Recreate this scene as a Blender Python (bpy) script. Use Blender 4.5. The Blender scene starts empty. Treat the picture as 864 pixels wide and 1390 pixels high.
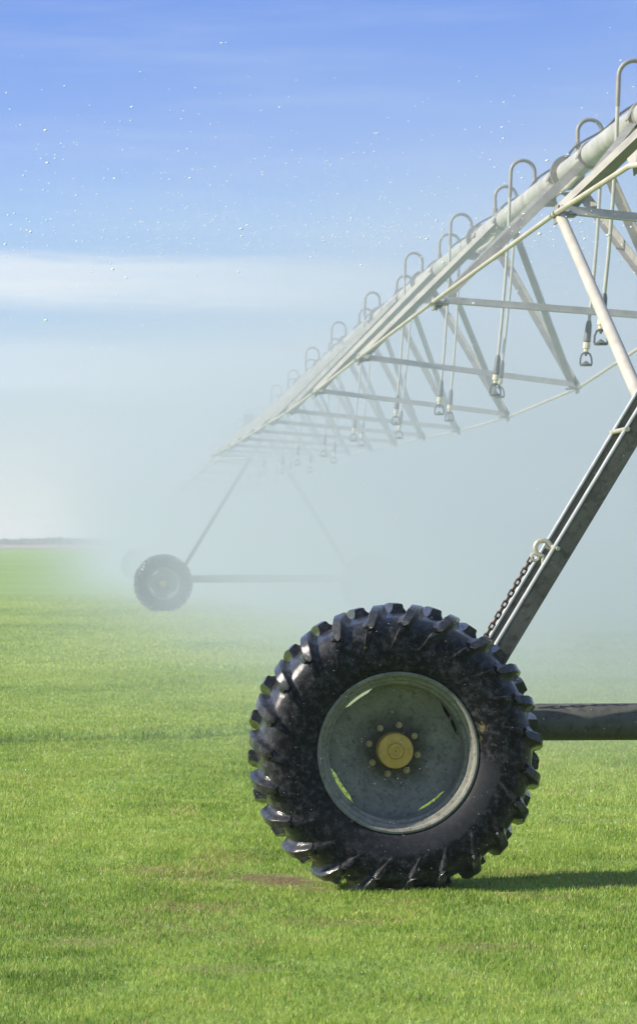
import bpy, math, random
import numpy as np
from mathutils import Vector, Matrix
random.seed(7); RNG = np.random.default_rng(11)
PI = math.pi
sc = bpy.context.scene
col = sc.collection

# ------------------------------------------------------------------ helpers
class MB:
    """collects shapes; build() links them as one mesh object"""
    def __init__(s): s.v = []; s.f = []
    def add(s, vs, fs):
        b = len(s.v); s.v.extend(tuple(p) for p in vs); s.f.extend(tuple(b+i for i in f) for f in fs)
    def box(s, c, size, rot=None):
        c = Vector(c); hx, hy, hz = size[0]/2, size[1]/2, size[2]/2
        vs = [Vector((x, y, z)) for x in (-hx, hx) for y in (-hy, hy) for z in (-hz, hz)]
        if rot is not None: vs = [rot @ p for p in vs]
        s.add([c+p for p in vs], [(0,1,3,2),(4,6,7,5),(0,4,5,1),(2,3,7,6),(0,2,6,4),(1,5,7,3)])
    def extrude(s, prof, p0, p1, up):
        """closed 2-D profile carried from p0 to p1; profile x along `up`, y along up x dir"""
        p0 = Vector(p0); p1 = Vector(p1); d = (p1-p0).normalized(); up = Vector(up)
        a = (up - d*up.dot(d)).normalized(); b = d.cross(a)
        n = len(prof)
        vs = [p0+a*x+b*y for x, y in prof]+[p1+a*x+b*y for x, y in prof]
        fs = [(i, (i+1) % n, n+(i+1) % n, n+i) for i in range(n)]+[tuple(range(n))[::-1], tuple(range(n, 2*n))]
        s.add(vs, fs)
    def angle(s, p0, p1, up, w=.06, t=.007, w2=None):
        w2 = w2 or w
        s.extrude([(0,0),(w,0),(w,t),(t,t),(t,w2),(0,w2)], p0, p1, up)
    def tube(s, pts, r, n=10, cap=True):
        pts = [Vector(p) for p in pts]; rs = r if isinstance(r, (list, tuple)) else [r]*len(pts)
        T = []
        for i in range(len(pts)):
            a = pts[max(i-1, 0)]; b = pts[min(i+1, len(pts)-1)]
            T.append((b-a).normalized())
        ref = Vector((0,0,1)) if abs(T[0].z) < .9 else Vector((0,1,0))
        nrm = (ref-T[0]*ref.dot(T[0])).normalized()
        vs = []
        for i, p in enumerate(pts):
            nrm = (nrm-T[i]*nrm.dot(T[i])).normalized(); bi = T[i].cross(nrm)
            for k in range(n):
                a = 2*PI*k/n; vs.append(p+(nrm*math.cos(a)+bi*math.sin(a))*rs[i])
        fs = []
        for i in range(len(pts)-1):
            for k in range(n):
                fs.append((i*n+k, i*n+(k+1) % n, (i+1)*n+(k+1) % n, (i+1)*n+k))
        if cap:
            fs.append(tuple(range(n))[::-1]); fs.append(tuple((len(pts)-1)*n+k for k in range(n)))
        s.add(vs, fs)
    def lathe(s, prof, seg=64, closed=False, axis='y', c=(0,0,0)):
        """profile of (axial, radius) turned about the axis"""
        n = len(prof); vs = []
        for k in range(seg):
            a = 2*PI*k/seg
            for ax, r in prof:
                x, z = r*math.cos(a), r*math.sin(a)
                p = (x, ax, z) if axis == 'y' else (x, z, ax)
                vs.append((p[0]+c[0], p[1]+c[1], p[2]+c[2]))
        fs = []
        m = n if closed else n-1
        for k in range(seg):
            k2 = (k+1) % seg
            for i in range(m):
                j = (i+1) % n
                fs.append((k*n+i, k*n+j, k2*n+j, k2*n+i))
        s.add(vs, fs)
    def torus(s, c, R, r, ax, n=16, m=8, stretch=None):
        """ring round axis ax; stretch = (vector, half length) makes an oblong link"""
        ax = Vector(ax).normalized(); c = Vector(c)
        ref = Vector(stretch[0]).normalized() if stretch else (Vector((0,0,1)) if abs(ax.z) < .9 else Vector((1,0,0)))
        a = (ref-ax*ref.dot(ax)).normalized(); b = ax.cross(a)
        vs = []
        for i in range(n):
            t = 2*PI*i/n; dirv = a*math.cos(t)+b*math.sin(t)
            o = c+dirv*R
            if stretch: o += a*(stretch[1]*(1 if math.cos(t) > 0 else -1))
            for k in range(m):
                q = 2*PI*k/m; vs.append(o+dirv*(r*math.cos(q))+ax*(r*math.sin(q)))
        fs = [(i*m+k, i*m+(k+1) % m, ((i+1) % n)*m+(k+1) % m, ((i+1) % n)*m+k) for i in range(n) for k in range(m)]
        s.add(vs, fs)
    def build(s, name, mat, parent=None, smooth=35, bevel=0):
        me = bpy.data.meshes.new(name); me.from_pydata(s.v, [], s.f)
        import bmesh
        bm = bmesh.new(); bm.from_mesh(me); bmesh.ops.recalc_face_normals(bm, faces=bm.faces); bm.to_mesh(me); bm.free()
        if smooth:
            me.polygons.foreach_set('use_smooth', [True]*len(me.polygons)); me.set_sharp_from_angle(angle=math.radians(smooth))
        me.materials.append(mat)
        o = bpy.data.objects.new(name, me); col.objects.link(o)
        if parent is not None: o.parent = parent
        if bevel:
            b = o.modifiers.new('edge', 'BEVEL'); b.width = bevel; b.segments = 2; b.limit_method = 'ANGLE'
        return o

def tag(o, label=None, cat=None, group=None, kind=None):
    if label: o['label'] = label
    if cat: o['category'] = cat
    if group: o['group'] = group
    if kind: o['kind'] = kind
    return o
def empty(name, loc, rz=0):
    o = bpy.data.objects.new(name, None); o.empty_display_size = .3
    o.location = loc; o.rotation_euler = (0, 0, rz); col.objects.link(o); return o
def copy_tree(o, parent=None):
    c = o.copy(); col.objects.link(c)
    if parent is not None: c.parent = parent
    for ch in [k for k in CH.get(o.name, [])]: copy_tree(ch, c)
    return c
CH = {}
def index_children():
    CH.clear()
    for o in bpy.data.objects:
        if o.parent: CH.setdefault(o.parent.name, []).append(o)

# ------------------------------------------------------------------ materials
def new_mat(name):
    m = bpy.data.materials.new(name); m.use_nodes = True
    nt = m.node_tree; nt.nodes.clear()
    out = nt.nodes.new('ShaderNodeOutputMaterial'); return m, nt, out
def N(nt, t, **kw):
    n = nt.nodes.new(t)
    for k, v in kw.items():
        if k.startswith('i_'): n.inputs[k[2:].replace('_', ' ')].default_value = v
        else: setattr(n, k, v)
    return n
def ramp(nt, src, stops, interp='LINEAR'):
    r = nt.nodes.new('ShaderNodeValToRGB'); r.color_ramp.interpolation = interp
    e = r.color_ramp.elements
    while len(e) < len(stops): e.new(.5)
    for i, (p, c) in enumerate(stops):
        e[i].position = p; e[i].color = (c, c, c, 1) if isinstance(c, (int, float)) else (*c, 1)
    nt.links.new(src, r.inputs[0]); return r
def noise(nt, vec, scale, detail=4, rough=.55, **kw):
    n = N(nt, 'ShaderNodeTexNoise'); n.inputs['Scale'].default_value = scale
    n.inputs['Detail'].default_value = detail; n.inputs['Roughness'].default_value = rough
    if vec is not None: nt.links.new(vec, n.inputs['Vector'])
    return n
def surface(name, c1, c2, scale=8, rough=(.4, .6), metal=0, bump=.15, bscale=60, spots=None, spec=.5, coat=0):
    """two-tone weathered surface with uneven gloss, fine bump and optional spots"""
    m, nt, out = new_mat(name); L = nt.links.new
    tc = N(nt, 'ShaderNodeTexCoord'); b = N(nt, 'ShaderNodeBsdfPrincipled'); L(b.outputs[0], out.inputs[0])
    n1 = noise(nt, tc.outputs['Object'], scale, 6, .62)
    r1 = ramp(nt, n1.outputs[0], [(.3, c1), (.7, c2)])
    colr = r1.outputs[0]
    if spots:
        n3 = noise(nt, tc.outputs['Object'], spots[1], 5, .7)
        r3 = ramp(nt, n3.outputs[0], [(spots[2], 0.), (spots[3], 1.)])
        mx = N(nt, 'ShaderNodeMix', data_type='RGBA'); L(r3.outputs[0], mx.inputs[0]); L(colr, mx.inputs[6]); mx.inputs[7].default_value = (*spots[0], 1)
        colr = mx.outputs[2]
    L(colr, b.inputs['Base Color'])
    n2 = noise(nt, tc.outputs['Object'], bscale, 4, .6)
    mr = N(nt, 'ShaderNodeMapRange'); L(n1.outputs[0], mr.inputs[0]); mr.inputs[1].default_value = .3; mr.inputs[2].default_value = .7
    mr.inputs[3].default_value = rough[0]; mr.inputs[4].default_value = rough[1]; L(mr.outputs[0], b.inputs['Roughness'])
    b.inputs['Metallic'].default_value = metal; b.inputs['Specular IOR Level'].default_value = spec; b.inputs['Coat Weight'].default_value = coat
    bp = N(nt, 'ShaderNodeBump'); bp.inputs['Strength'].default_value = bump; bp.inputs['Distance'].default_value = .004
    L(n2.outputs[0], bp.inputs['Height']); L(bp.outputs[0], b.inputs['Normal'])
    return m

M = {}
M['galv'] = surface('galvanised_steel', (.22,.215,.185), (.36,.35,.30), 9, (.45,.65), .2, .12, 90, ((.33,.30,.22), 26, .58, .72))
M['galv_dull'] = surface('weathered_shaded_steel', (.068,.068,.052), (.125,.122,.098), 9, (.55,.75), .05, .25, 80, ((.05,.046,.034), 24, .50, .68))  # weathered, and darkened in colour for faces turned from the sun
M['strut'] = surface('lightened_galvanised_strut', (.40,.395,.36), (.56,.55,.50), 9, (.45,.65), .1, .1, 90, ((.30,.28,.22), 26, .58, .72))  # paler than the other truss steel, in place of fill light
M['flange'] = surface('sunlit_galvanised_edge', (.50,.49,.44), (.66,.65,.60), 14, (.3,.5), .3, .1, 90, ((.30,.27,.2), 30, .58, .72))  # same steel as the leg; sunlight on the edge painted as brighter colour
M['pipe'] = surface('pale_galvanised_pipe', (.34,.335,.295), (.50,.495,.45), 5, (.45,.65), .1, .1, 70, ((.30,.28,.22), 14, .53, .70))
M['rod'] = surface('cream_steel_rod', (.46,.42,.33), (.60,.56,.46), 6, (.4,.55), .15, .06, 70)
M['rim'] = surface('weathered_rim_steel', (.165,.165,.135), (.27,.265,.22), 11, (.65,.85), .0, .35, 70, ((.08,.078,.055), 55, .50, .72), .3)
M['disc'] = surface('greasy_shaded_disc_steel', (.165,.165,.135), (.27,.265,.22), 11, (.65,.85), .0, .35, 70, ((.08,.078,.055), 55, .50, .72), .3)
def grease_and_shade(m):  # dark hub area: grease plus shade of the dish, both in the colour
    nt = m.node_tree; L = nt.links.new; b = [n for n in nt.nodes if n.type == 'BSDF_PRINCIPLED'][0]
    src = b.inputs['Base Color'].links[0].from_socket; tc = [n for n in nt.nodes if n.type == 'TEX_COORD'][0]
    mp = N(nt, 'ShaderNodeMapping'); mp.inputs['Scale'].default_value = (1, 0, 1); L(tc.outputs['Object'], mp.inputs[0])
    ln = N(nt, 'ShaderNodeVectorMath', operation='LENGTH'); L(mp.outputs[0], ln.inputs[0])
    nz = noise(nt, tc.outputs['Object'], 18, 5, .7); ad = N(nt, 'ShaderNodeMath', operation='MULTIPLY_ADD'); L(nz.outputs[0], ad.inputs[0]); ad.inputs[1].default_value = .16; L(ln.outputs['Value'], ad.inputs[2])
    r = ramp(nt, ad.outputs[0], [(.17, .85), (.26, 0.)])
    mx = N(nt, 'ShaderNodeMix', data_type='RGBA'); L(r.outputs[0], mx.inputs[0]); L(src, mx.inputs[6]); mx.inputs[7].default_value = (.045,.043,.024,1); L(mx.outputs[2], b.inputs['Base Color'])
grease_and_shade(M['disc'])
M['gold'] = surface('ochre_hub_paint', (.44,.28,.045), (.58,.39,.08), 30, (.45,.6), 0, .2, 120, ((.25,.16,.04), 40, .58, .72))
M['bolt'] = surface('dirty_brass_bolt', (.42,.33,.14), (.58,.47,.22), 60, (.4,.6), .3, .2, 200)
M['chain'] = surface('rusty_chain_steel', (.05,.03,.025), (.13,.08,.055), 90, (.35,.6), .4, .3, 250)
M['shackle'] = surface('cream_zinc_shackle', (.42,.40,.30), (.55,.53,.42), 30, (.35,.5), .3, .1, 160)
M['hose'] = surface('pale_hose', (.40,.40,.34), (.52,.51,.44), 20, (.45,.6), 0, .05, 90)
M['black'] = surface('dark_plastic', (.10,.105,.11), (.16,.165,.17), 30, (.4,.55), 0, .05, 120)
M['cream'] = surface('cream_plastic', (.62,.55,.38), (.74,.67,.50), 40, (.35,.5), 0, .05, 120)
M['cable'] = surface('black_cable', (.03,.03,.035), (.05,.05,.055), 30, (.5,.6))

def rubber():
    m, nt, out = new_mat('wet_black_rubber'); L = nt.links.new
    tc = N(nt, 'ShaderNodeTexCoord'); b = N(nt, 'ShaderNodeBsdfPrincipled'); L(b.outputs[0], out.inputs[0])
    o = tc.outputs['Object']
    n1 = noise(nt, o, 36, 6, .74); base = ramp(nt, n1.outputs[0], [(.38, (.003,.003,.0035)), (.48, (.008,.0082,.009)), (.56, (.028,.029,.032)), (.66, (.060,.062,.068))])
    n2 = noise(nt, o, 7, 5, .65); mud = ramp(nt, n2.outputs[0], [(.62, 0.), (.74, .75)])
    mx = N(nt, 'ShaderNodeMix', data_type='RGBA'); L(mud.outputs[0], mx.inputs[0]); L(base.outputs[0], mx.inputs[6]); mx.inputs[7].default_value = (.055,.05,.038,1)
    # straw and dried mud stuck on in a few blotches
    n4 = noise(nt, o, 4.2, 6, .75); st = ramp(nt, n4.outputs[0], [(.63, 0.), (.69, .8)])
    mx2 = N(nt, 'ShaderNodeMix', data_type='RGBA'); L(st.outputs[0], mx2.inputs[0]); L(mx.outputs[2], mx2.inputs[6]); mx2.inputs[7].default_value = (.20,.165,.075,1)
    # a worn grey crescent low on the sidewall beside the rim
    sp = N(nt, 'ShaderNodeSeparateXYZ'); L(o, sp.inputs[0])
    def mt(op, a, b_=0.):
        n = N(nt, 'ShaderNodeMath', operation=op)
        for i, v in enumerate((a, b_)):
            if isinstance(v, (int, float)): n.inputs[i].default_value = v
            else: L(v, n.inputs[i])
        return n.outputs[0]
    rad = mt('SQRT', mt('ADD', mt('POWER', sp.outputs['X'], 2.), mt('POWER', sp.outputs['Z'], 2.)))
    ang = mt('ARCTAN2', sp.outputs['Z'], sp.outputs['X'])
    wr = ramp(nt, rad, [(.338, 0.), (.345, 1.), (.425, .9), (.436, 0.)])
    ar = N(nt, 'ShaderNodeMapRange'); L(ang, ar.inputs[0]); ar.inputs[1].default_value = -.02; ar.inputs[2].default_value = -.16
    ar2 = N(nt, 'ShaderNodeMapRange'); L(ang, ar2.inputs[0]); ar2.inputs[1].default_value = -2.7; ar2.inputs[2].default_value = -1.2
    wf = mt('MULTIPLY', mt('MULTIPLY', wr.outputs[0], ar.outputs[0]), mt('MULTIPLY', ar2.outputs[0], .8))
    mx3 = N(nt, 'ShaderNodeMix', data_type='RGBA'); L(wf, mx3.inputs[0]); L(mx2.outputs[2], mx3.inputs[6]); mx3.inputs[7].default_value = (.030,.031,.035,1)
    L(mx3.outputs[2], b.inputs['Base Color'])
    rr = ramp(nt, n1.outputs[0], [(.3, .42), (.7, .8)]); L(rr.outputs[0], b.inputs['Roughness'])
    wet = ramp(nt, rad, [(.50, 0.), (.56, 1.)])
    cw = mt('MULTIPLY', wet.outputs[0], .8); L(cw, b.inputs['Coat Weight']); b.inputs['Coat Roughness'].default_value = .10
    L(mt('ADD', mt('MULTIPLY', wet.outputs[0], .22), .12), b.inputs['Specular IOR Level'])
    n3 = noise(nt, o, 120, 4, .7); bp = N(nt, 'ShaderNodeBump'); bp.inputs['Strength'].default_value = .35; bp.inputs['Distance'].default_value = .004
    L(n3.outputs[0], bp.inputs['Height']); L(bp.outputs[0], b.inputs['Normal']); L(bp.outputs[0], b.inputs['Coat Normal'])
    return m
M['rubber'] = rubber()
M['sidewall'] = surface('worn_grey_sidewall', (.018,.019,.023), (.045,.046,.054), 40, (.5,.7), 0, .2, 120)

# ------------------------------------------------------------------ span line and frames
F = 4045.0
SL, X0, D0 = -.0717, 3.398, 12.79          # the pipeline's plan line: X = X0 + SL*d
def lineX(d): return X0+SL*d
ROT = math.atan(-SL)
U = Vector((math.cos(ROT), math.sin(ROT), 0)); V = Vector((-math.sin(ROT), math.cos(ROT), 0))
BASE = Vector((lineX(D0), D0, 0))
SPAN = 50.04
def loc(X, d, z):
    r = Vector((X, d, 0))-BASE; return Vector((r.dot(U), r.dot(V), z))
def ly_of(d): return (d-D0)*1.00257
def pipe_z(ly): return 4.10+.15*math.sin(PI*min(max(ly/SPAN, 0), 1))
def P(ly, dx=0, dz=0): return Vector((dx, ly, pipe_z(ly)+dz))

# ------------------------------------------------------------------ wheel
CARC = [(.150,.333),(.178,.352),(.196,.385),(.206,.425),(.207,.465),(.198,.505),(.178,.540),(.146,.565),(.105,.574),(.055,.580),(0,.582)]
def carc_at(s):
    """half profile by arc length fraction s (0 = bead, 1 = crown): (axial, radius, normal)"""
    pts = CARC; seg = [math.dist(pts[i], pts[i+1]) for i in range(len(pts)-1)]; tot = sum(seg); t = max(0, min(1, s))*tot; i = 0
    while i < len(seg)-1 and t > seg[i]: t -= seg[i]; i += 1
    f = t/seg[i]; a = pts[i]; b = pts[i+1]
    def tang(k):
        p = pts[max(k-1, 0)]; q = pts[min(k+1, len(pts)-1)]; v = Vector((q[0]-p[0], q[1]-p[1])); return v.normalized()
    tg = (tang(i)*(1-f)+tang(i+1)*f).normalized()
    return a[0]*(1-f)+b[0]*f, a[1]*(1-f)+b[1]*f, (tg.y, -tg.x)
RC = .585                                    # axle height: tyre sits a little flattened
def make_tyre():
    mb = MB()
    prof = []
    for i in range(29):
        a, r, n = carc_at(i/28); prof.append((-a, r))
    for i in range(27, -1, -1):
        a, r, n = carc_at(i/28); prof.append((a, r))
    mb.lathe(prof, 180)
    NL = 23; rng = random.Random(3)
    for side in (-1, 1):
        for k in range(NL):
            th0 = 2*PI*(k+(.5 if side > 0 else 0))/NL+rng.uniform(-.012, .012)
            nS = 18; ring = []
            wear = rng.uniform(.9, 1.08)
            for j in range(nS+1):
                q = j/nS; s = .30+q*.685           # from the sidewall over the shoulder to past the crown
                sc_ = min(s, 1.0); a, r, nn = carc_at(sc_)
                if s > 1.0: a = -(s-1.0)*.42; nn = (0, 1)
                ax = side*a
                h = .045*min(1, max(0, (s-.30)/.36))**1.15*wear*(1-.9*max(0, s-.84))
                hw = .005+.0165*min(1, max(0, (s-.34)/.30))
                # sweep of the bar round the tyre
                th = th0-.19*min(1, q/.56)**.85-.05*max(0, (q-.56)/.44)
                tang = Vector((-math.sin(th), 0, math.cos(th))); rad = Vector((math.cos(th), 0, math.sin(th))); axv = Vector((0, 1, 0))
                nrm = (rad*nn[1]+axv*(side*nn[0])).normalized()
                base = rad*r+axv*ax
                # bar direction on the surface, sideways vector square to it
                slope = .3 if q < .56 else .15
                along = (axv*(-side)*(1-.5*slope)-tang*slope).normalized() if q > .3 else -rad
                sw = nrm.cross(along).normalized()
                prof = [(-1.9, -.10), (-1.38, .12), (-1.14, .45), (-1.04, .90), (-.88, 1.), (.80, 1.), (.98, .90), (1.16, .55), (1.7, .22), (2.4, -.10)]
                pts = [base+sw*(hw*pa)+nrm*(h*pb if pb > 0 else -.004) for pa, pb in prof]
                ring.append(pts)
            vs = [p for rg in ring for p in rg]; fs = []
            for j in range(nS):
                for i in range(9): fs.append((j*10+i, j*10+i+1, (j+1)*10+i+1, (j+1)*10+i))
            fs.append(tuple(range(10))); fs.append(tuple(nS*10+i for i in range(10))[::-1])
            mb.add(vs, fs)
    # weight on it: flat where it stands, sidewall bulged just above
    out = []
    for x, y, z in mb.v:
        low = max(0, (-z-.36)/.25)
        y *= 1+.07*min(low, 1)
        zmin = -(RC-.004)
        if z < zmin: z = zmin+(z-zmin)*.12
        out.append((x, y, z))
    mb.v = out
    return mb
def make_rim():
    mb = MB()
    # lip, stepped bead seat, inner barrel (open at the back)
    mb.lathe([(-.166,.322),(-.172,.331),(-.170,.339),(-.160,.341),(-.148,.335),(-.142,.326)], 96, closed=True)
    mb.lathe([(-.166,.322),(-.150,.318),(-.142,.304),(-.136,.302),(-.118,.300),(-.112,.287),(-.07,.284),(.06,.284),(.115,.295),(.135,.325),(.135,.333),(.120,.333),(.08,.292),(-.06,.292),(-.10,.295),(-.125,.31),(-.142,.326)], 96)
    return mb
def make_disc():
    mb = MB()
    # slots are cut where the disc edge falls short of the barrel (angles in the tyre's own plane, z up)
    slots = [(math.radians(125), .33), (math.radians(213), .36), (math.radians(306), .36), (math.radians(28), .34)]
    seg = 240
    def edge(a):
        r = .2845
        for c, hw in slots:
            d = (a-c+PI) % (2*PI)-PI
            if abs(d) < hw:
                q = abs(d)/hw; r = min(r, .2845-.019*min(1, (1-q)*2.2)*(1-.3*q*q))
        return r
    rows = [(.04,.045),(.115,.045),(.14,.040),(.17,.026),(.205,.008),(.24,-.004),(.262,-.008),(None,-.008)]
    for back in (0, 1):
        vs = []; fs = []
        for k in range(seg):
            a = 2*PI*k/seg
            for r, y in rows:
                rr = edge(a) if r is None else min(r, edge(a)-.002*(r/.262))
                vs.append((rr*math.cos(a), y+(.008 if back else 0), rr*math.sin(a)))
        n = len(rows)
        for k in range(seg):
            k2 = (k+1) % seg
            for i in range(n-1): fs.append((k*n+i, k*n+i+1, k2*n+i+1, k2*n+i))
        mb.add(vs, fs)
        if back:
            b0 = len(mb.v)-2*len(vs); b1 = len(mb.v)-len(vs)
            for k in range(seg):
                k2 = (k+1) % seg; mb.f.append((b0+k*n+n-1, b0+k2*n+n-1, b1+k2*n+n-1, b1+k*n+n-1))
    return mb
def make_wheel(parent, lx, flip=False, spin=0):
    w = empty('wheel', (lx, 0, RC)); w.parent = parent
    if flip: w.rotation_euler = (0, 0, 0)
    ty = make_tyre_obj(w)
    rim = TY['rim'].copy() if 'rim' in TY else make_rim().build('rim', M['rim'], None, 40)
    TY.setdefault('rim', rim); 
    if rim.name not in col.objects: col.objects.link(rim)
    rim.parent = w
    if 'disc' not in TY:
        d = make_disc().build('wheel_disc', M['disc'], None, 40); TY['disc'] = d
    else: d = TY['disc'].copy(); col.objects.link(d)
    d.parent = w
    if 'hub' not in TY:
        mb = MB()
        mb.lathe([(y_+.02, r_) for y_, r_ in [(.03,.076),(-.060,.076),(-.076,.075),(-.080,.071),(-.082,.036),(-.088,.034),(-.092,.030),(-.093,.018),(-.089,.016),(-.088,.006),(-.083,.004),(-.083,0.0005)]], 48)
        hb = mb.build('hub_cap', M['gold'], None, 30); TY['hub'] = hb
    else: hb = TY['hub'].copy(); col.objects.link(hb)
    hb.parent = w
    for k in range(8):
        if 'bolt' not in TY:
            mb = MB()
            mb.lathe([(-.060,.0135),(-.0645,.0135),(-.0645,.0095)], 18)
            mb.lathe([(-.060,.0095),(-.074,.0095),(-.0755,.008),(-.0755,.0055),(-.080,.005),(-.081,.0003)], 6)
            bo = mb.build('wheel_bolt', M['bolt'], None, 25); TY['bolt'] = bo
        else: bo = TY['bolt'].copy(); col.objects.link(bo)
        a = math.radians(77+45*k); bo.parent = w; bo.location = (.106*math.cos(a), .105, .106*math.sin(a))
    return w
TY = {}
def make_tyre_obj(w):
    if 'tyre' not in TY:
        t = make_tyre().build('tyre', M['rubber'], None, 38); TY['tyre'] = t
    else: t = TY['tyre'].copy(); col.objects.link(t)
    t.parent = w
    return t

# ------------------------------------------------------------------ wheel tower
LEG0 = (-1.89, .66); LEG1 = (-.09, 3.62)     # (across, height) of a leg's foot and head
def leg_at(z, s=-1):
    t = (z-LEG0[1])/(LEG1[1]-LEG0[1]); return -s*(LEG0[0]+(LEG1[0]-LEG0[0])*t)
def make_tower():
    T = empty('wheel_tower', BASE, ROT)
    for s in (-1, 1): make_wheel(T, s*2.165)
    BY = .34                                  # the base beam runs behind the wheels
    mb = MB(); mb.tube([(-1.92, BY, .68), (1.92, BY, .68)], .081, 24); 
    mb.box((-1.93, BY, .68), (.02, .20, .20)); mb.box((1.93, BY, .68), (.02, .20, .20))
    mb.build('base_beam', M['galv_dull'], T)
    for s in (-1, 1):
        g = MB()
        g.lathe([(.06,.055),(.16,.06),(.17,.10),(.26,.12),(.30,.11),(.36,.07),(.38,.0005)], 24, c=(s*2.15, 0, RC))
        g.box((s*2.02, .28, .63), (.16, .12, .14))
        g.tube([(s*2.15, -.06, RC), (s*2.15, .15, RC)], .03, 12)
        g.build('gearbox', M['black'], T)
    for s in (-1, 1):
        for j, y in enumerate((BY-.19, BY+.17)):
            l = MB()
            p0 = Vector((s*-LEG0[0], y-(.07 if j else 0), LEG0[1])); p1 = Vector((s*-LEG1[0], y, LEG1[1]))
            d = (p1-p0).normalized(); upv = Vector((-d.z, 0, d.x)) if s > 0 else Vector((d.z, 0, -d.x))
            upv = -upv if upv.z < 0 else upv      # square to the leg, upward
            # front plate in a shaded tone, sun-side flange folded back in a sunlit tone
            e = .041
            bk = Vector((0, 1, 0))
            def sec(a, b): return [p0+upv*a+bk*b, p1+upv*a+bk*b]
            prof = [(-e,0),(e-.007,0),(e-.007,.006),(-e+.006,.006),(-e+.006,.03),(-e,.03)]
            n = len(prof); vs = [p0+upv*a+bk*b for a, b in prof]+[p1+upv*a+bk*b for a, b in prof]
            l.add(vs, [(i, (i+1) % n, n+(i+1) % n, n+i) for i in range(n)]+[tuple(range(n))[::-1], tuple(range(n, 2*n))])
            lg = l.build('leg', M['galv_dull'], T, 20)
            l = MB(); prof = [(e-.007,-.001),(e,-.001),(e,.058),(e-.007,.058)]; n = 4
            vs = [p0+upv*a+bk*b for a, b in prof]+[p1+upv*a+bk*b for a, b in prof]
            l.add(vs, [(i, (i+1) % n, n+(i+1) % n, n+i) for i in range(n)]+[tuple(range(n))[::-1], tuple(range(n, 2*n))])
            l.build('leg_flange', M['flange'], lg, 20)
        # ties between the paired legs
        t = MB()
        for z in (1.92, 2.75):
            x = leg_at(z, s); t = MB()
            t.tube([(x+.02*s, BY-.21, z+.035), (x+.02*s, BY+.20, z+.035)], .011, 10)
            t.build('leg_tie', M['shackle'], T)
        # foot plate on the beam
        f = MB(); f.box((s*1.90, BY, .775), (.26, .50, .012)); f.build('foot_plate', M['galv_dull'], T, bevel=.002)
    # head: saddle that carries the pipe
    h = MB()
    h.box((0, BY-.02, 3.62), (.42, .46, .014)); h.box((0, BY-.16, 3.80), (.30, .012, .36)); h.box((0, BY+.12, 3.80), (.30, .012, .36))
    h.build('pipe_saddle', M['galv'], T, bevel=.002)
    # control box and its conduit on the head
    h = MB(); h.box((-.36, BY-.02, 3.95), (.22, .30, .42)); h.build('control_box', M['galv'], T, bevel=.01)
    return T, BY

T1, BY = make_tower()
tag(T1, 'nearest wheel tower with one huge wet black lugged tyre beside a chained leg', 'wheel tower', 'wheel towers carrying the pipeline')
index_children()
T2 = copy_tree(T1); T2.location = BASE+V*SPAN
tag(T2, 'mist-veiled second wheel tower farther down the line with both wheels in view', 'wheel tower')
T3 = copy_tree(T1); T3.location = BASE+V*(2*SPAN)
tag(T3, 'barely visible wheel tower fading into spray, left of the second tower', 'wheel tower')

# tube brace from the near tower's leg out to the span's first truss node
for s_ in (-1, 1):
    b = MB(); zb = 2.10; x = leg_at(zb, s_); nd = loc(1.30, 15.95, 3.20) if s_ < 0 else loc(3.06, 15.95, 3.03)
    b.tube([(x, BY+.2, zb), nd], [.031, .029], 16); b.build('leg_brace', M['rod'], T1)

# shackle and chain on the near tower's leg
def leg_pt(z, y, off):
    """point above a leg's upper edge by off, at the height where the leg centre is z"""
    p0 = Vector((LEG0[0], 0, LEG0[1])); p1 = Vector((LEG1[0], 0, LEG1[1])); d = (p1-p0).normalized()
    t = (z-p0.z)/d.z; p = p0+d*t; n = Vector((-d.z, 0, d.x)); q = p+n*(.041+off); return Vector((q.x, y, q.z)), d, n
yC = BY-.10
c, dl, nl = leg_pt(1.405, yC, .027)
mb = MB()
arc = [c+dl*(.034*math.cos(a))+nl*(.034*math.sin(a)) for a in [math.radians(-38+i*12) for i in range(22)]]
arc.append(arc[-1]-dl*.03-nl*.018)
mb.tube(arc, [.0115]*(len(arc)-1)+[.0105], 12)
mb.torus(c-dl*.050+nl*.010, .016, .007, (0,1,0), 16, 8)
mb.tube([c+dl*.026-nl*.045+Vector((0,-.1,0)), c+dl*.026-nl*.02+Vector((0,.05,0))], .009, 10)
mb.tube([c+dl*.012-nl*.035, c+dl*.012+nl*.0], .008, 10)
mb.build('shackle', M['shackle'], T1)
mb = MB()
p = c-dl*.074+nl*.020
for i in range(19):
    ax = Vector((0,1,0)) if i % 2 == 0 else nl*.9+Vector((0,.45,0))
    sag = -nl*(.0005*i)+Vector((0, .0008*i, 0))
    mb.torus(p-dl*(.0275*i)+sag, .0088, .0042, ax, 14, 6, stretch=(dl, .0085))
mb.build('chain', M['chain'], T1)

# ------------------------------------------------------------------ pipeline span
S = empty('irrigation_span', BASE, ROT)
mb = MB()
ys = [-.9+i*(SPAN+.9)/60 for i in range(61)]
mb.tube([P(y) for y in ys], .084, 28)
pipe = mb.build('main_pipe', M['pipe'], S)
JOINT = [ly_of(d) for d in (16.4, 21.9, 27.0, 31.9, 36.9, 41.9, 46.9, 51.9, 56.9, 61.6)]
for y in JOINT:
    f = MB()
    for dy in (-.012, .012):
        f.lathe([(dy-.009,.084),(dy-.009,.128),(dy+.009,.128),(dy+.009,.084)], 28, c=(0, y, pipe_z(y)))
    for k in range(10):
        a = 2*PI*k/10; o = Vector((.106*math.cos(a), 0, .106*math.sin(a)))
        f.tube([P(y-.034)+o, P(y+.034)+o], .008, 6)
    f.build('flange', M['galv'], pipe)
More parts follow.
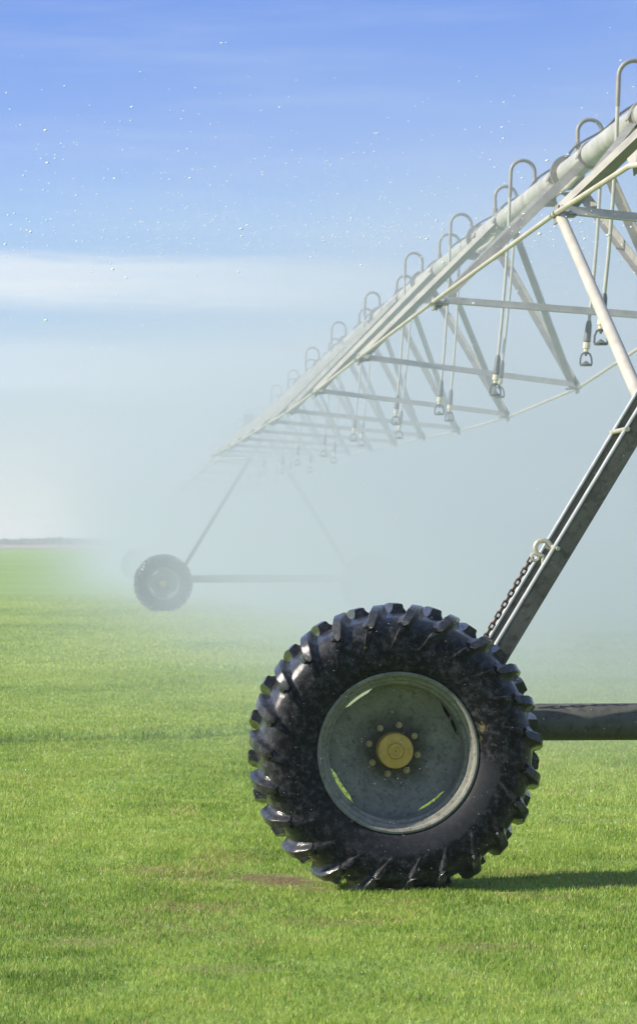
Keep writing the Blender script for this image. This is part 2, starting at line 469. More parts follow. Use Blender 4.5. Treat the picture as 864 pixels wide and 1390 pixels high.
# node tables: depth, left (x, z), right (x, z), depths where the two legs of each vee meet the pipe
ST = [(14.0, (1.470, 3.235), (3.25, 3.12), (14.7, 13.5)),
      (16.0, (1.278, 3.230), (3.08, 3.06), (18.8, 15.6)),
      (20.4, (.787, 3.105), (2.47, 2.985), (22.2, 20.8)),
      (25.9, (.345, 3.055), (2.26, 2.815), (26.7, 25.3)),
      (31.0, (-.040, 3.02), (1.98, 2.775), (31.9, 30.2)),
      (35.3, (-.365, 3.00), (1.67, 2.79), (35.6, 33.8)),
      (39.0, (-.640, 3.02), (1.39, 2.84), (39.3, 37.4)),
      (42.8, (-.915, 3.04), (1.12, 2.88), (43.2, 41.5)),
      (46.7, (-1.20, 3.06), (.84, 2.92), (47.2, 45.5)),
      (50.8, (-1.50, 3.09), (.54, 2.97), (51.3, 49.5)),
      (55.0, (-1.81, 3.13), (.23, 3.03), (55.6, 53.7)),
      (59.3, (-2.12, 3.19), (-.08, 3.10), (60.0, 58.2))]
NL_, NR_ = [], []
for d, l, r, tops in ST:
    a = loc(l[0], d, l[1]); b = loc(r[0], d+(r[0]-l[0])*.0717, r[1]); NL_.append(a); NR_.append(b)
    ax = (b-a).normalized()
    m = MB(); m.angle(a+ax*.02, b-ax*.02, (0,0,1), .050, .006); m.build('cross_strut', M['strut'], S, 20)
    for nd, s in ((a, -1), (b, 1)):
        for q, td in enumerate(tops):
            y = ly_of(td); top = P(y, s*.095, -.045)
            m = MB(); m.angle(nd+Vector((0, (q-.5)*.05, 0)), top, (s*-1, 0, .25), .062, .006); m.build('truss_leg', M['galv'], S, 20)
        if d < 15: continue
        m = MB(); m.box(nd+Vector((0, 0, -.005)), (.012, .16, .09)); m.box(nd+Vector((-s*.05, 0, -.01)), (.10, .10, .012))
        m.tube([nd+Vector((-.03, -.05, 0)), nd+Vector((.03, -.05, 0))], .011, 6); m.tube([nd+Vector((-.03, .05, 0)), nd+Vector((.03, .05, 0))], .011, 6)
        m.build('node_plate', M['galv'], S, 20)
    for td in tops:
        y = ly_of(td); m = MB()
        for dy in (-.03, .03): m.torus(P(y+dy), .090, .006, (0,1,0), 28, 6)
        for dy in (-.03, .03): m.tube([P(y+dy, -.11, -.03), P(y+dy, -.075, .045)], .007, 6)
        m.build('pipe_clamp', M['galv'], pipe)
    y = ly_of(tops[0]); m = MB(); m.tube([P(y+.42, -.10, -.165), P(y-.05, -.07, -.15), P(y-.5, -.02, -.12), P(y-.9, .0, -.075)], .017, 10); m.build('drain_stub', M['rod'], pipe)
    for td in tops[:1]:
        y = ly_of(td); m = MB(); cc = P(y, 0, -.13)
        # holed gusset under the pipe
        out = [(-.17,.02),(.17,.02),(.10,-.10),(-.10,-.10)]; hole = [(.038*math.cos(t), -.035+.038*math.sin(t)) for t in [2*PI*i/16 for i in range(16)]]
        op = []
        for i in range(16):
            t = 2*PI*i/16; dx, dz = math.cos(t), math.sin(t); k = min([.17/abs(dx) if abs(dx) > 1e-6 else 9, .055/abs(dz) if abs(dz) > 1e-6 else 9]); op.append((dx*k, -.035+dz*k))
        vs = []
        for yy in (-.005, .005):
            vs += [cc+Vector((x, yy, z)) for x, z in hole]+[cc+Vector((x, yy, z)) for x, z in op]
        fs = []
        for i in range(16):
            j = (i+1) % 16
            fs += [(i, j, 16+j, 16+i), (32+i, 48+i, 48+j, 32+j), (i, 32+i, 32+j, j), (16+i, 16+j, 48+j, 48+i)]
        m.add(vs, fs); m.build('gusset', M['galv'], S, 20)
for nodes, s in ((NL_, -1), (NR_, 1)):
    y0 = Vector((leg_at(3.25, s), BY+.2, 3.25)); y1 = Vector((leg_at(3.25, s), SPAN+BY-.2, 3.25))
    m = MB(); m.tube([y0]+[n+Vector((s*.012, 0, 0)) for n in nodes]+[y1], .0135, 10); m.build('truss_rod', M['rod'], S)
# drop hoses
DROPS = [(18.7, -1), (21.3, 1), (23.7, -1), (25.8, 1), (27.8, -1), (30.1, 1), (32.1, -1), (34.5, 1), (37.1, -1), (39.6, 1), (42.3, -1), (44.9, 1),
         (47.6, -1), (50.1, 1), (52.6, -1), (55.1, 1), (57.6, -1), (60.1, 1), (16.6, 1)]
rg = random.Random(5)
for d, s in DROPS:
    y = ly_of(d); pz = pipe_z(y)
    R = .095+rg.uniform(-.006, .008); up = .22+rg.uniform(-.02, .03); yaw = rg.uniform(-.05, .05)
    x0 = .02*-s
    pts = [Vector((x0, y, pz+.075)), Vector((x0, y, pz+up))]
    for i in range(1, 13):
        a = PI*i/12; pts.append(Vector((x0+s*R*(1-math.cos(a)), y+yaw*R*(1-math.cos(a)), pz+up+R*math.sin(a))))
    e = pts[-1]; lean = -.125+rg.uniform(-.03, .03); zb = 2.86+rg.uniform(-.06, .05)
    hb = Vector((e.x+lean, e.y+rg.uniform(-.05, .05), zb))
    mid = [e.lerp(hb, t)+Vector((.018*math.sin(PI*t), 0, 0)) for t in (.0, .25, .5, .75, 1)]
    m = MB(); m.tube(mid, .0125, 10); hose = m.build('drop_hose', M['hose'], S)
    m = MB(); m.tube(pts+[mid[0].lerp(mid[1], .5)], .0150, 12); m.tube([pts[0]-Vector((0,0,.01)), pts[0]+Vector((0,0,.07))], .024, 8); m.build('gooseneck', M['galv'], hose)
    dirv = (mid[-1]-mid[-2]).normalized()
    m = MB(); q = hb; m.tube([q-dirv*.15, q-dirv*.12, q, q+dirv*.01], [.014, .022, .027, .016], 12); m.build('hose_weight', M['black'], hose)
    m = MB(); m.tube([q+dirv*.008, q+dirv*.05, q+dirv*.055, q+dirv*.075], [.026, .026, .018, .018], 10); m.build('hose_fitting', M['cream'], hose)
    m = MB(); b = q+dirv*.075
    for sx in (-1, 1):
        m.tube([b, b+Vector((sx*.028, 0, -.016)), b+Vector((sx*.040, 0, -.045)), b+Vector((sx*.042, 0, -.088))], .007, 8)
    m.lathe([(-.104,.0005),(-.102,.042),(-.090,.047),(-.085,.04),(-.083,.0005)], 20, axis='z', c=tuple(b))
    m.tube([b, b+Vector((0,0,-.03))], [.015, .007], 8); m.tube([b+Vector((0,0,-.085)), b+Vector((0,0,-.064))], [.03, .004], 10)
    m.build('spray_head', M['black'], hose)
# cable strapped along the pipe top
m = MB(); cp = []
n = 240
for i in range(n+1):
    y = -.5+i*(SPAN+.3)/n; cp.append(P(y, -.02+.02*math.sin(i*.7), .094+.02*abs(math.sin(y*.55))**2))
m.tube(cp, .009, 6); m.build('power_cable', M['cable'], S)
tag(S, 'nearer pale pipeline span on bow truss rods between nearest and second wheel towers', 'irrigation pipe', 'pipeline spans of the pivot')
index_children()
S2 = copy_tree(S); S2.location = BASE+V*SPAN
tag(S2, 'far pipeline span lost in mist, running on beyond the second wheel tower', 'irrigation pipe')

# ------------------------------------------------------------------ numpy value noise
LAT = RNG.random((256, 256))
def vnoise(x, y):
    xi = np.floor(x).astype(int); yi = np.floor(y).astype(int); fx = x-xi; fy = y-yi
    fx = fx*fx*(3-2*fx); fy = fy*fy*(3-2*fy)
    g = lambda a, b: LAT[a % 256, b % 256]
    return (g(xi, yi)*(1-fx)+g(xi+1, yi)*fx)*(1-fy)+(g(xi, yi+1)*(1-fx)+g(xi+1, yi+1)*fx)*fy
def fbm(x, y, o=4):
    s = 0; a = .5; t = 0
    for i in range(o): s = s+a*vnoise(x*2**i+17.3*i, y*2**i+5.1*i); t += a; a *= .55
    return s/t
def furrow(x, y):
    """old wheel track: 0..1 strength and signed distance across it"""
    yc = 22.4+.55*np.sin((x+1.4)*.75)+.22*np.sin(x*2.3)+.42*(x+1.4)
    yc = np.where(x > 0.2, 23.2+(x-.2)*.12, yc)
    d = (y-yc)/.33; return np.exp(-d*d)*np.clip(1.15-np.maximum(0, x+.2)*.5, 0, 1), d
def ground_h(x, y):
    near = np.clip((90-y)/60, 0, 1)
    f, d = furrow(x, y)
    return near*(.030*(fbm(x*.8, y*.8)-.5)+.012*(fbm(x*4, y*4)-.5)-.055*f+.035*np.exp(-(d-1.5)**2))
PATCH = [(-.17, 12.88, .19, .26, 1.0), (-.04, 12.55, .13, .16, .7), (-.33, 13.1, .11, .16, .6), (-.74, 13.35, .13, .25, .7), (-.60, 12.9, .16, .12, .5), (.30, 12.05, .16, .12, .5), (-.52, 11.9, .18, .14, .5), (.88, 12.3, .24, .16, .5), (.05, 11.5, .25, .14, .5), (-.9, 10.9, .2, .15, .4), (.6, 10.7, .25, .14, .45), (1.25, 12.7, .2, .2, .4), (-.3, 10.2, .2, .12, .4)]
def bare(x, y):
    b = np.zeros_like(x)
    wob = 1.5*(fbm(x*9, y*6)-.5)
    for cx, cy, rx, ry, s in PATCH:
        q = ((x-cx)/rx)**2+((y-cy)/ry)**2; b = np.maximum(b, s*np.clip(1.25-q+wob*1.6, 0, 1))
    return b

# ------------------------------------------------------------------ ground
def axis_vals(lo, hi, step_near, near, grow):
    v = [0]; s = step_near
    while v[-1] < hi:
        if v[-1] > near: s *= grow
        v.append(v[-1]+s)
    return v
xs = axis_vals(0, 3200, .10, 4, 1.09); xs = sorted(set([-a for a in xs]+xs))
ys_ = [-400, -200, -100, -50, -25, -12, -5, 0, 3, 5]+[5+a for a in axis_vals(0, 4200, .10, 21, 1.035)[1:]]
gx, gy = np.meshgrid(np.array(xs), np.array(ys_)); gz = ground_h(gx, gy)
nv = gx.size; nx_, ny_ = len(xs), len(ys_)
me = bpy.data.meshes.new('ground')
idx = np.arange(nv).reshape(ny_, nx_)
quads = np.stack([idx[:-1, :-1], idx[:-1, 1:], idx[1:, 1:], idx[1:, :-1]], -1).reshape(-1, 4)
def np_mesh(me, verts, faces_flat, sizes):
    me.vertices.add(len(verts)); me.vertices.foreach_set('co', verts.astype(np.float32).ravel())
    me.loops.add(len(faces_flat)); me.loops.foreach_set('vertex_index', faces_flat.astype(np.int32))
    me.polygons.add(len(sizes)); st = np.concatenate([[0], np.cumsum(sizes)[:-1]])
    me.polygons.foreach_set('loop_start', st.astype(np.int32))
    me.polygons.foreach_set('use_smooth', np.ones(len(sizes), bool)); me.update(calc_edges=True)
np_mesh(me, np.stack([gx, gy, gz], -1).reshape(-1, 3), quads.ravel(), np.full(len(quads), 4))
at = me.attributes.new('bare', 'FLOAT', 'POINT'); at.data.foreach_set('value', bare(gx, gy).ravel().astype(np.float32))
ground = bpy.data.objects.new('ground', me); col.objects.link(ground); tag(ground, kind='structure')
def ground_mat():
    m, nt, out = new_mat('turf_ground'); L = nt.links.new
    b = N(nt, 'ShaderNodeBsdfPrincipled'); L(b.outputs[0], out.inputs[0]); b.inputs['Roughness'].default_value = .85; b.inputs['Specular IOR Level'].default_value = .2
    tc = N(nt, 'ShaderNodeTexCoord'); o = tc.outputs['Object']
    n1 = noise(nt, o, 9, 6, .7)
    g = ramp(nt, n1.outputs[0], [(.3, GRD[0]), (.5, GRD[1]), (.72, GRD[2])])
    mp = N(nt, 'ShaderNodeMapping'); mp.inputs['Scale'].default_value = (.025, .11, 1); L(o, mp.inputs[0])
    n2 = noise(nt, mp.outputs[0], 1, 4, .6); r2 = ramp(nt, n2.outputs[0], [(.3, .86), (.7, 1.10)])
    mul = N(nt, 'ShaderNodeMix', data_type='RGBA', blend_type='MULTIPLY'); mul.inputs[0].default_value = 1; L(g.outputs[0], mul.inputs[6]); L(r2.outputs[0], mul.inputs[7])
    a = N(nt, 'ShaderNodeAttribute', attribute_name='bare')
    n3 = noise(nt, o, 40, 5, .7); soil = ramp(nt, n3.outputs[0], [(.3, (.10,.07,.03)), (.7, (.26,.19,.085))])
    mx = N(nt, 'ShaderNodeMix', data_type='RGBA'); L(a.outputs['Fac'], mx.inputs[0]); L(mul.outputs[2], mx.inputs[6]); L(soil.outputs[0], mx.inputs[7])
    L(mx.outputs[2], b.inputs['Base Color'])
    n4 = noise(nt, o, 30, 5, .7); bp = N(nt, 'ShaderNodeBump'); bp.inputs['Strength'].default_value = .6; bp.inputs['Distance'].default_value = .03
    L(n4.outputs[0], bp.inputs['Height']); L(bp.outputs[0], b.inputs['Normal'])
    return m
GRD = [(.18,.275,.05), (.235,.34,.07), (.29,.40,.09)]
me.materials.append(ground_mat())

# tan stubble strip far off, and a low treeline on the horizon
def sheet(name, x0, x1, y0, y1, z, mat, n=60):
    vs = []; fs = []; rr = random.Random(9)
    for i in range(n+1):
        x = x0+(x1-x0)*i/n; vs += [(x, y0+rr.uniform(-14, 14), z), (x, y1, z)]
    for i in range(n): fs.append((2*i, 2*i+2, 2*i+3, 2*i+1))
    mb = MB(); mb.add(vs, fs); return mb.build(name, mat, None, 0)
dry = surface('dry_stubble', (.26,.19,.10), (.36,.27,.15), .03, (.8,.9), 0, 0, 1)
tag(sheet('dry_field', -900, 900, 560, 1290, .06, dry), kind='structure')
def treeline():
    n = 16000
    x = RNG.uniform(-420, 420, n); w = np.clip(fbm(x*.03+50, x*0+3.3, 4)*1.9-.35, .15, 1.3); top = 1.3+1.5*w
    y = 1150+RNG.normal(0, 6, n); z = RNG.random(n)**.8*top
    vs = np.zeros((n, 4, 3)); s = RNG.uniform(.5, 1.1, n)
    for k in range(4):
        a = RNG.uniform(0, 2*PI, n); b = RNG.uniform(-1, 1, n)
        vs[:, k, 0] = x+s*np.cos(a)*1.5; vs[:, k, 1] = y+s*np.sin(a); vs[:, k, 2] = np.maximum(z+s*b*.7, 0)
    f = np.arange(n*4).reshape(n, 4); tris = np.concatenate([f[:, [0,1,2]], f[:, [0,2,3]], f[:, [0,1,3]], f[:, [1,2,3]]])
    me = bpy.data.meshes.new('treeline'); np_mesh(me, vs.reshape(-1, 3), tris.ravel(), np.full(len(tris), 3))
    me.materials.append(surface('far_tree_leaves', (.025,.045,.022), (.05,.075,.035), .08, (.8,.9), 0, 0, 1))
    o = bpy.data.objects.new('treeline', me); col.objects.link(o)
    return tag(o, 'low bluish band of far trees along the horizon', 'trees', kind='stuff')
treeline()

# ------------------------------------------------------------------ grass
def grass():
    parts = []
    bands = [(8.3, 11, 15000, .020, .0027), (11, 15, 13000, .020, .0030), (15, 22, 8000, .020, .0040), (22, 34, 4200, .020, .0060), (34, 80, 1150, .021, .0105)]
    for y0, y1, dens, hgt, wid in bands:
        hw = .1068*y1+4.2
        n = int(dens*2*hw*(y1-y0)); x = RNG.uniform(-hw, hw, n); y = RNG.uniform(y0, y1, n)
        keep = RNG.random(n) < np.where(np.abs(x) < .1068*y+1.2, 1, np.clip(1-(np.abs(x)-.1068*y-1.2)/3, 0, 1)*.6); x, y = x[keep], y[keep]
        dn = fbm(x*3.1, y*3.1, 3)
        bb = bare(x, y); fu, fd = furrow(x, y)
        keep = RNG.random(len(x)) < np.clip(.72+1.1*(dn-.42), .25, 1)*(1-.86*bb)*np.clip((84-y)/40, 0, 1); x, y, dn, bb, fu = x[keep], y[keep], dn[keep], bb[keep], fu[keep]
        n = len(x)
        h = hgt*RNG.uniform(.45, 1.45, n)*(.58+.78*dn)*(1+1.0*fu)*(1-.45*bb); w = wid*RNG.uniform(.7, 1.3, n)
        a = RNG.uniform(0, 2*PI, n); lean = np.abs(RNG.normal(.45, .45, n))*h; la = RNG.uniform(0, 2*PI, n)
        z = ground_h(x, y)-.002
        cx, sx = np.cos(a)*w/2, np.sin(a)*w/2; lx, ly = np.cos(la)*lean, np.sin(la)*lean
        v = np.zeros((n, 5, 3))
        v[:, 0] = np.stack([x-cx, y-sx, z], -1); v[:, 1] = np.stack([x+cx, y+sx, z], -1)
        v[:, 2] = np.stack([x-cx*.8+lx*.3, y-sx*.8+ly*.3, z+h*.6], -1); v[:, 3] = np.stack([x+cx*.8+lx*.3, y+sx*.8+ly*.3, z+h*.6], -1)
        v[:, 4] = np.stack([x+lx, y+ly, z+h], -1)
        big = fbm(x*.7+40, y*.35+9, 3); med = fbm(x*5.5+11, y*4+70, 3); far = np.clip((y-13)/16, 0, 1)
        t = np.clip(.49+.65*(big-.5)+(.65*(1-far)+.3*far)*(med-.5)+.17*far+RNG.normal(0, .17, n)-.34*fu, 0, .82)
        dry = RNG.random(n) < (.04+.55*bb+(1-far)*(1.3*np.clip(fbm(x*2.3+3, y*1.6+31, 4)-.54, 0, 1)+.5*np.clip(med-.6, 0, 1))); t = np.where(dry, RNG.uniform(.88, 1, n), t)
        parts.append((v, t))
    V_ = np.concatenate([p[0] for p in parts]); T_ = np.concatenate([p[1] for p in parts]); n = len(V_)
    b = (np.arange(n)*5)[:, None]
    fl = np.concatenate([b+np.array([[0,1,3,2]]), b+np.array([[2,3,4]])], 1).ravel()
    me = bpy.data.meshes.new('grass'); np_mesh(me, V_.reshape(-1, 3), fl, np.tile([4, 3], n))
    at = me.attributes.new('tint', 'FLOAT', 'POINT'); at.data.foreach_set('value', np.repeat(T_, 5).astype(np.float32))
    m, nt, out = new_mat('grass_blade'); L = nt.links.new
    a = N(nt, 'ShaderNodeAttribute', attribute_name='tint')
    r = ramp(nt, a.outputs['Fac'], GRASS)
    p = N(nt, 'ShaderNodeBsdfPrincipled'); L(r.outputs[0], p.inputs['Base Color']); p.inputs['Roughness'].default_value = .42; p.inputs['Specular IOR Level'].default_value = .35
    tr = N(nt, 'ShaderNodeBsdfTranslucent'); L(r.outputs[0], tr.inputs[0])
    mx = N(nt, 'ShaderNodeMixShader'); mx.inputs[0].default_value = .38; L(p.outputs[0], mx.inputs[1]); L(tr.outputs[0], mx.inputs[2]); L(mx.outputs[0], out.inputs[0])
    me.materials.append(m)
    o = bpy.data.objects.new('grass', me); col.objects.link(o)
    print('blades', n)
    return tag(o, 'short mown bright green turf covering the whole field', 'grass', kind='stuff')
GRASS = [(.0, (.095,.16,.022)), (.35, (.225,.345,.05)), (.6, (.355,.485,.08)), (.82, (.49,.57,.13)), (.9, (.40,.31,.12)), (1., (.50,.40,.19))]
grass()

# ------------------------------------------------------------------ water drops in the air and on the grass
ICO = None
def drops():
    import bmesh
    bm = bmesh.new(); bmesh.ops.create_icosphere(bm, subdivisions=1, radius=1); iv = np.array([v.co[:] for v in bm.verts]); itf = np.array([[v.index for v in f.verts] for f in bm.faces]); bm.free()
    pts = []; sz = []
    def put(px, py, d, r):               # along the sight line of that spot, at that real distance
        pts.append(np.stack([(px-432)/F*d, d, 1.47+(735-py)/F*d], -1)); sz.append(r)
    R_ = RNG
    # sheets of drops thrown above and beside the pipe
    def cloud(n, x, y, z, rr):
        pts.append(np.stack([x, y, z], -1)); sz.append(rr)
    n = 380; y = R_.uniform(17, 34, n); u = R_.normal(-2.6, 2.2, n); cloud(n, X0+SL*y+u, y, 3.05+.055*y+.14*R_.normal(0, 1, n)*(.4+.04*y), R_.uniform(.0024, .0056, n)*(y/20))
    n = 560; y = R_.uniform(14.2, 16.4, n); u = R_.normal(-2.2, 2.0, n); cloud(n, X0+SL*y+u, y, 3.02+.05*R_.normal(0, 1, n)+.03*(y-15)+.06*R_.random(n)**3, R_.uniform(.0012, .0034, n)+.003*R_.random(n)**6)
    n = 420; y = R_.uniform(15, 26, n); u = R_.normal(.3, 1.2, n); cloud(n, X0+SL*y+u, y, R_.uniform(2.9, 4.0, n), R_.uniform(.0020, .0050, n))
    n = 170; y = R_.uniform(15, 26, n); u = R_.uniform(-6.5, 2.5, n); cloud(n, X0+SL*y+u, y, 3.2+R_.random(n)*1.9, R_.uniform(.0022, .0052, n)*(.6+.8*R_.random(n)**3))
    n = 60; y = R_.uniform(15, 22, n); u = R_.uniform(-5.5, 1, n); cloud(n, X0+SL*y+u, y, 3.0+R_.random(n)*1.6, R_.uniform(.004, .0075, n))
    n = 900; y = R_.uniform(15, 40, n); u = R_.normal(-1, 3, n); cloud(n, X0+SL*y+u, y, R_.uniform(1.4, 4.2, n), R_.uniform(.0016, .0036, n)*(y/20))
    n = 1300; y = R_.uniform(11.2, 12.35, n); cloud(n, R_.uniform(-1.4, 2.0, n), y, R_.uniform(.05, 1.9, n)**1.0, R_.uniform(.0004, .0011, n))
    p = np.concatenate(pts); r = np.concatenate(sz); n = len(p)
    st = np.stack([R_.uniform(.9, 2.3, n), R_.uniform(.9, 1.1, n), R_.uniform(.65, 1.05, n)], -1)
    def mk(name, p, r, st):
        n = len(p); k = len(iv)
        v = p[:, None, :]+iv[None]*r[:, None, None]*st[:, None, :]
        f = (np.arange(n)*k)[:, None, None]+itf[None]
        me = bpy.data.meshes.new(name); np_mesh(me, v.reshape(-1, 3), f.ravel(), np.full(n*len(itf), 3)); me.materials.append(WATER)
        o = bpy.data.objects.new(name, me); col.objects.link(o); return o
    m, nt, out = new_mat('glint_white_water'); b = N(nt, 'ShaderNodeBsdfPrincipled'); nt.links.new(b.outputs[0], out.inputs[0])
    b.inputs['Base Color'].default_value = (.92,.94,.96,1); b.inputs['Roughness'].default_value = .12; b.inputs['Subsurface Weight'].default_value = 0.0  # opaque white paints the sun's glint on clear drops
    b.inputs['Transmission Weight'].default_value = .0; b.inputs['IOR'].default_value = 1.33
    WATER = m
    tag(mk('water_drops', p, r, st), 'white drops of water thrown into the air along the pipeline', 'water drops', kind='stuff')
    n = 700; y = 8.4+R_.random(n)**1.2*22; x = R_.uniform(-1, 1, n)*(.1068*y+.6); z = ground_h(x, y)+R_.uniform(.018, .034, n)
    tag(mk('dew_drops', np.stack([x, y, z], -1), R_.uniform(.0009, .0022, n)*(y/11)**.6, np.ones((n, 3))), 'sparkling dew drops caught on the grass tips', 'dew', kind='stuff')
drops()

# ------------------------------------------------------------------ spray mist round the line and thin even haze
def prism(name, pts_bottom, z0, z1):
    mb = MB(); n = len(pts_bottom)
    mb.add([(x, y, z0) for x, y in pts_bottom]+[(x, y, z1) for x, y in pts_bottom], [(i, (i+1) % n, n+(i+1) % n, n+i) for i in range(n)]+[tuple(range(n))[::-1], tuple(range(n, 2*n))])
    return mb
def mist():
    m, nt, out = new_mat('spray_mist_air'); L = nt.links.new
    tc = N(nt, 'ShaderNodeTexCoord'); sp = N(nt, 'ShaderNodeSeparateXYZ'); L(tc.outputs['Object'], sp.inputs[0])
    def ss(src, a, b, c, d):
        r = N(nt, 'ShaderNodeMapRange', interpolation_type='SMOOTHSTEP'); L(src, r.inputs[0])
        for i, v in enumerate((a, b, c, d)): r.inputs[1+i].default_value = v
        return r.outputs[0]
    def mth(op, a, b):
        n = N(nt, 'ShaderNodeMath', operation=op)
        for i, v in enumerate((a, b)):
            if isinstance(v, (int, float)): n.inputs[i].default_value = v
            else: L(v, n.inputs[i])
        return n.outputs[0]
    u = mth('SUBTRACT', mth('ADD', sp.outputs['X'], mth('MULTIPLY', sp.outputs['Y'], -SL)), X0)
    fu = mth('MULTIPLY', mth('POWER', ss(u, -7.6, 1.6, 0, 1), 2.3), ss(u, 4, 13, 1, .0))
    fz = ss(sp.outputs['Z'], 2.9, 6.1, 1, 0)
    fd = mth('MULTIPLY', mth('MULTIPLY', ss(sp.outputs['Y'], 13.5, 24, .0, 1), ss(sp.outputs['Y'], 58, 76, 1, 2.0)), ss(sp.outputs['Y'], 70, 230, 1, 0))
    n1 = noise(nt, tc.outputs['Object'], .36, 3, .55); nn = ss(n1.outputs[0], .32, .68, .30, 1.7)
    den = mth('MULTIPLY', mth('MULTIPLY', mth('MULTIPLY', fu, fz), mth('MULTIPLY', fd, nn)), MIST)
    v = N(nt, 'ShaderNodeVolumePrincipled'); v.inputs['Color'].default_value = MISTC; v.inputs['Anisotropy'].default_value = .1
    L(den, v.inputs['Density']); L(v.outputs[0], out.inputs['Volume'])
    y0, y1 = 13.6, 240
    mb = prism('spray_mist', [(lineX(y0)-7.8, y0), (lineX(y0)+13.2, y0), (lineX(y1)+13.2, y1), (lineX(y1)-7.8, y1)], -.4, 6.9)
    o = mb.build('spray_mist', m, None, 0); tag(o, 'pale drifting water mist hanging round the pipeline and second tower', 'mist', kind='stuff')
    m, nt, out = new_mat('thin_haze_air'); v = N(nt, 'ShaderNodeVolumePrincipled'); v.inputs['Color'].default_value = (.88,.93,1,1); v.inputs['Density'].default_value = .0007; v.inputs['Anisotropy'].default_value = .2
    nt.links.new(v.outputs[0], out.inputs['Volume'])
    o = prism('haze', [(-500, -30), (500, -30), (500, 1320), (-500, 1320)], -1.2, 7.6).build('haze', m, None, 0); tag(o, 'thin even haze over the field', 'haze', kind='stuff')
MIST = .088; MISTC = (.69,.75,.825,1)
mist()

# ------------------------------------------------------------------ light
SUN_EL = math.radians(33); sdir = Vector((-.98, -.19, 0)).normalized()
to_sun = Vector((sdir.x*math.cos(SUN_EL), sdir.y*math.cos(SUN_EL), math.sin(SUN_EL)))
ld = bpy.data.lights.new('sun', 'SUN'); ld.energy = 4.6; ld.angle = math.radians(.53); ld.color = (1, .93, .82)
lo = bpy.data.objects.new('sun', ld); lo.rotation_euler = to_sun.to_track_quat('Z', 'Y').to_euler(); col.objects.link(lo)

w = bpy.data.worlds.new('World'); sc.world = w; w.use_nodes = True; nt = w.node_tree; nt.nodes.clear(); L = nt.links.new
out = N(nt, 'ShaderNodeOutputWorld'); bg = N(nt, 'ShaderNodeBackground'); L(bg.outputs[0], out.inputs[0])
tc = N(nt, 'ShaderNodeTexCoord'); g = tc.outputs['Generated']
sx = N(nt, 'ShaderNodeSeparateXYZ'); L(g, sx.inputs[0])
sky = N(nt, 'ShaderNodeTexSky', sky_type='NISHITA'); sky.sun_disc = False; sky.sun_elevation = SUN_EL; sky.sun_rotation = math.atan2(to_sun.x, to_sun.y)
sky.air_density = 1.0; sky.dust_density = .3; sky.ozone_density = 2.0
mp = N(nt, 'ShaderNodeMapping'); mp.inputs['Scale'].default_value = (1, 1, 4.5); L(g, mp.inputs[0]); L(mp.outputs[0], sky.inputs[0])
def wmath(op, a, b):
    n = N(nt, 'ShaderNodeMath', operation=op)
    for i, v in enumerate((a, b)):
        if isinstance(v, (int, float)): n.inputs[i].default_value = v
        else: L(v, n.inputs[i])
    return n.outputs[0]
el = sx.outputs['Z']
# clear sky paling to a whitish band at the horizon
SKYT = [(.0, (5.35,5.3,5.2)), (.043, (4.25,4.95,5.2)), (.07, (3.6,4.7,5.8)), (.107, (2.75,4.15,6.4)), (.132, (2.1,3.3,6.3)), (.185, (1.3,2.42,5.9)), (.5, (2.0,2.8,5.2)), (1., (2.0,2.7,4.6))]
tint = N(nt, 'ShaderNodeValToRGB'); L(el, tint.inputs[0]); e = tint.color_ramp.elements
while len(e) < len(SKYT): e.new(.5)
for i, (p_, c_) in enumerate(SKYT): e[i].position = p_; e[i].color = (c_[0], c_[1], c_[2], 1)
mixs = N(nt, 'ShaderNodeMix', data_type='RGBA'); mixs.inputs[0].default_value = .9; L(sky.outputs[0], mixs.inputs[6]); L(tint.outputs[0], mixs.inputs[7])
# thin cloud: one long bank low down, wisps above
mp2 = N(nt, 'ShaderNodeMapping'); mp2.inputs['Scale'].default_value = (6, 6, 62); mp2.inputs['Location'].default_value = (.7, 0, .3); L(g, mp2.inputs[0])
cn = noise(nt, mp2.outputs[0], 1.0, 9, .68)
def band(lo_, a, b, hi_):
    r1 = N(nt, 'ShaderNodeMapRange', interpolation_type='SMOOTHSTEP'); L(wob, r1.inputs[0]); r1.inputs[1].default_value = lo_; r1.inputs[2].default_value = a
    r2 = N(nt, 'ShaderNodeMapRange', interpolation_type='SMOOTHSTEP'); L(wob, r2.inputs[0]); r2.inputs[1].default_value = b; r2.inputs[2].default_value = hi_; r2.inputs[3].default_value = 1; r2.inputs[4].default_value = 0
    return wmath('MULTIPLY', r1.outputs[0], r2.outputs[0])
wob = wmath('ADD', el, wmath('ADD', wmath('MULTIPLY', wmath('SUBTRACT', cn.outputs[0], .5), .022), wmath('MULTIPLY', sx.outputs['X'], .03)))
bank = band(.0725, .0825, .0895, .0952)
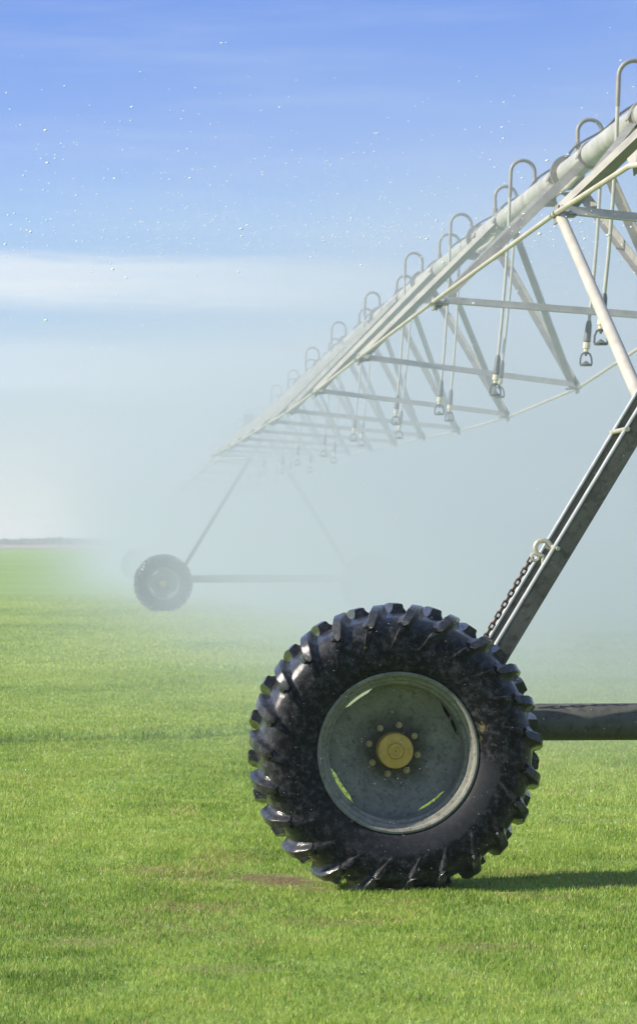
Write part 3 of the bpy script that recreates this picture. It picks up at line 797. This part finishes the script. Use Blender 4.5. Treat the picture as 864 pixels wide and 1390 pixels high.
r = N(nt, 'ShaderNodeMapRange'); L(sx.outputs['X'], r.inputs[0]); r.inputs[1].default_value = -.05; r.inputs[2].default_value = .06; r.inputs[3].default_value = .85; r.inputs[4].default_value = .12
cm = N(nt, 'ShaderNodeMapRange'); L(cn.outputs[0], cm.inputs[0]); cm.inputs[1].default_value = .35; cm.inputs[2].default_value = .6; cm.inputs[3].default_value = .55; cm.inputs[4].default_value = 1.0
bank = wmath('MULTIPLY', wmath('MULTIPLY', bank, r.outputs[0]), cm.outputs[0])
low = wmath('MULTIPLY', band(.042, .052, .060, .070), .35); bank = wmath('MAXIMUM', bank, low)
wisp = N(nt, 'ShaderNodeMapRange'); L(cn.outputs[0], wisp.inputs[0]); wisp.inputs[1].default_value = .48; wisp.inputs[2].default_value = .85; wisp.inputs[3].default_value = 0; wisp.inputs[4].default_value = .2
cov = wmath('MAXIMUM', bank, wisp.outputs[0])
mixc = N(nt, 'ShaderNodeMix', data_type='RGBA'); L(cov, mixc.inputs[0]); L(mixs.outputs[2], mixc.inputs[6]); mixc.inputs[7].default_value = (5.7,6.1,6.4,1)
L(mixc.outputs[2], bg.inputs[0]); bg.inputs[1].default_value = .10

# ------------------------------------------------------------------ camera
cd = bpy.data.cameras.new('camera'); cam = bpy.data.objects.new('camera', cd); col.objects.link(cam); sc.camera = cam
cam.location = (0, 0, 1.47); cam.rotation_euler = (PI/2, 0, 0)
cd.sensor_fit = 'HORIZONTAL'; cd.sensor_width = 24; cd.lens = 24*F/864; cd.shift_y = 40/864
cd.clip_start = .1; cd.clip_end = 9000
cd.dof.use_dof = True; cd.dof.focus_distance = 12.75; cd.dof.aperture_fstop = 11

sc.view_settings.view_transform = 'Standard'; sc.view_settings.look = 'None'; sc.view_settings.exposure = EXPO = .6; sc.view_settings.gamma = 1
try: sc.view_settings.use_curve_mapping = False
except Exception: pass
sc.render.engine = 'CYCLES'
cy = sc.cycles
cy.volume_step_rate = .5; cy.volume_max_steps = 256; cy.volume_bounces = 2; cy.max_bounces = 8; cy.transparent_max_bounces = 8
cy.use_denoising = True; cy.use_adaptive_sampling = True; cy.adaptive_threshold = .015
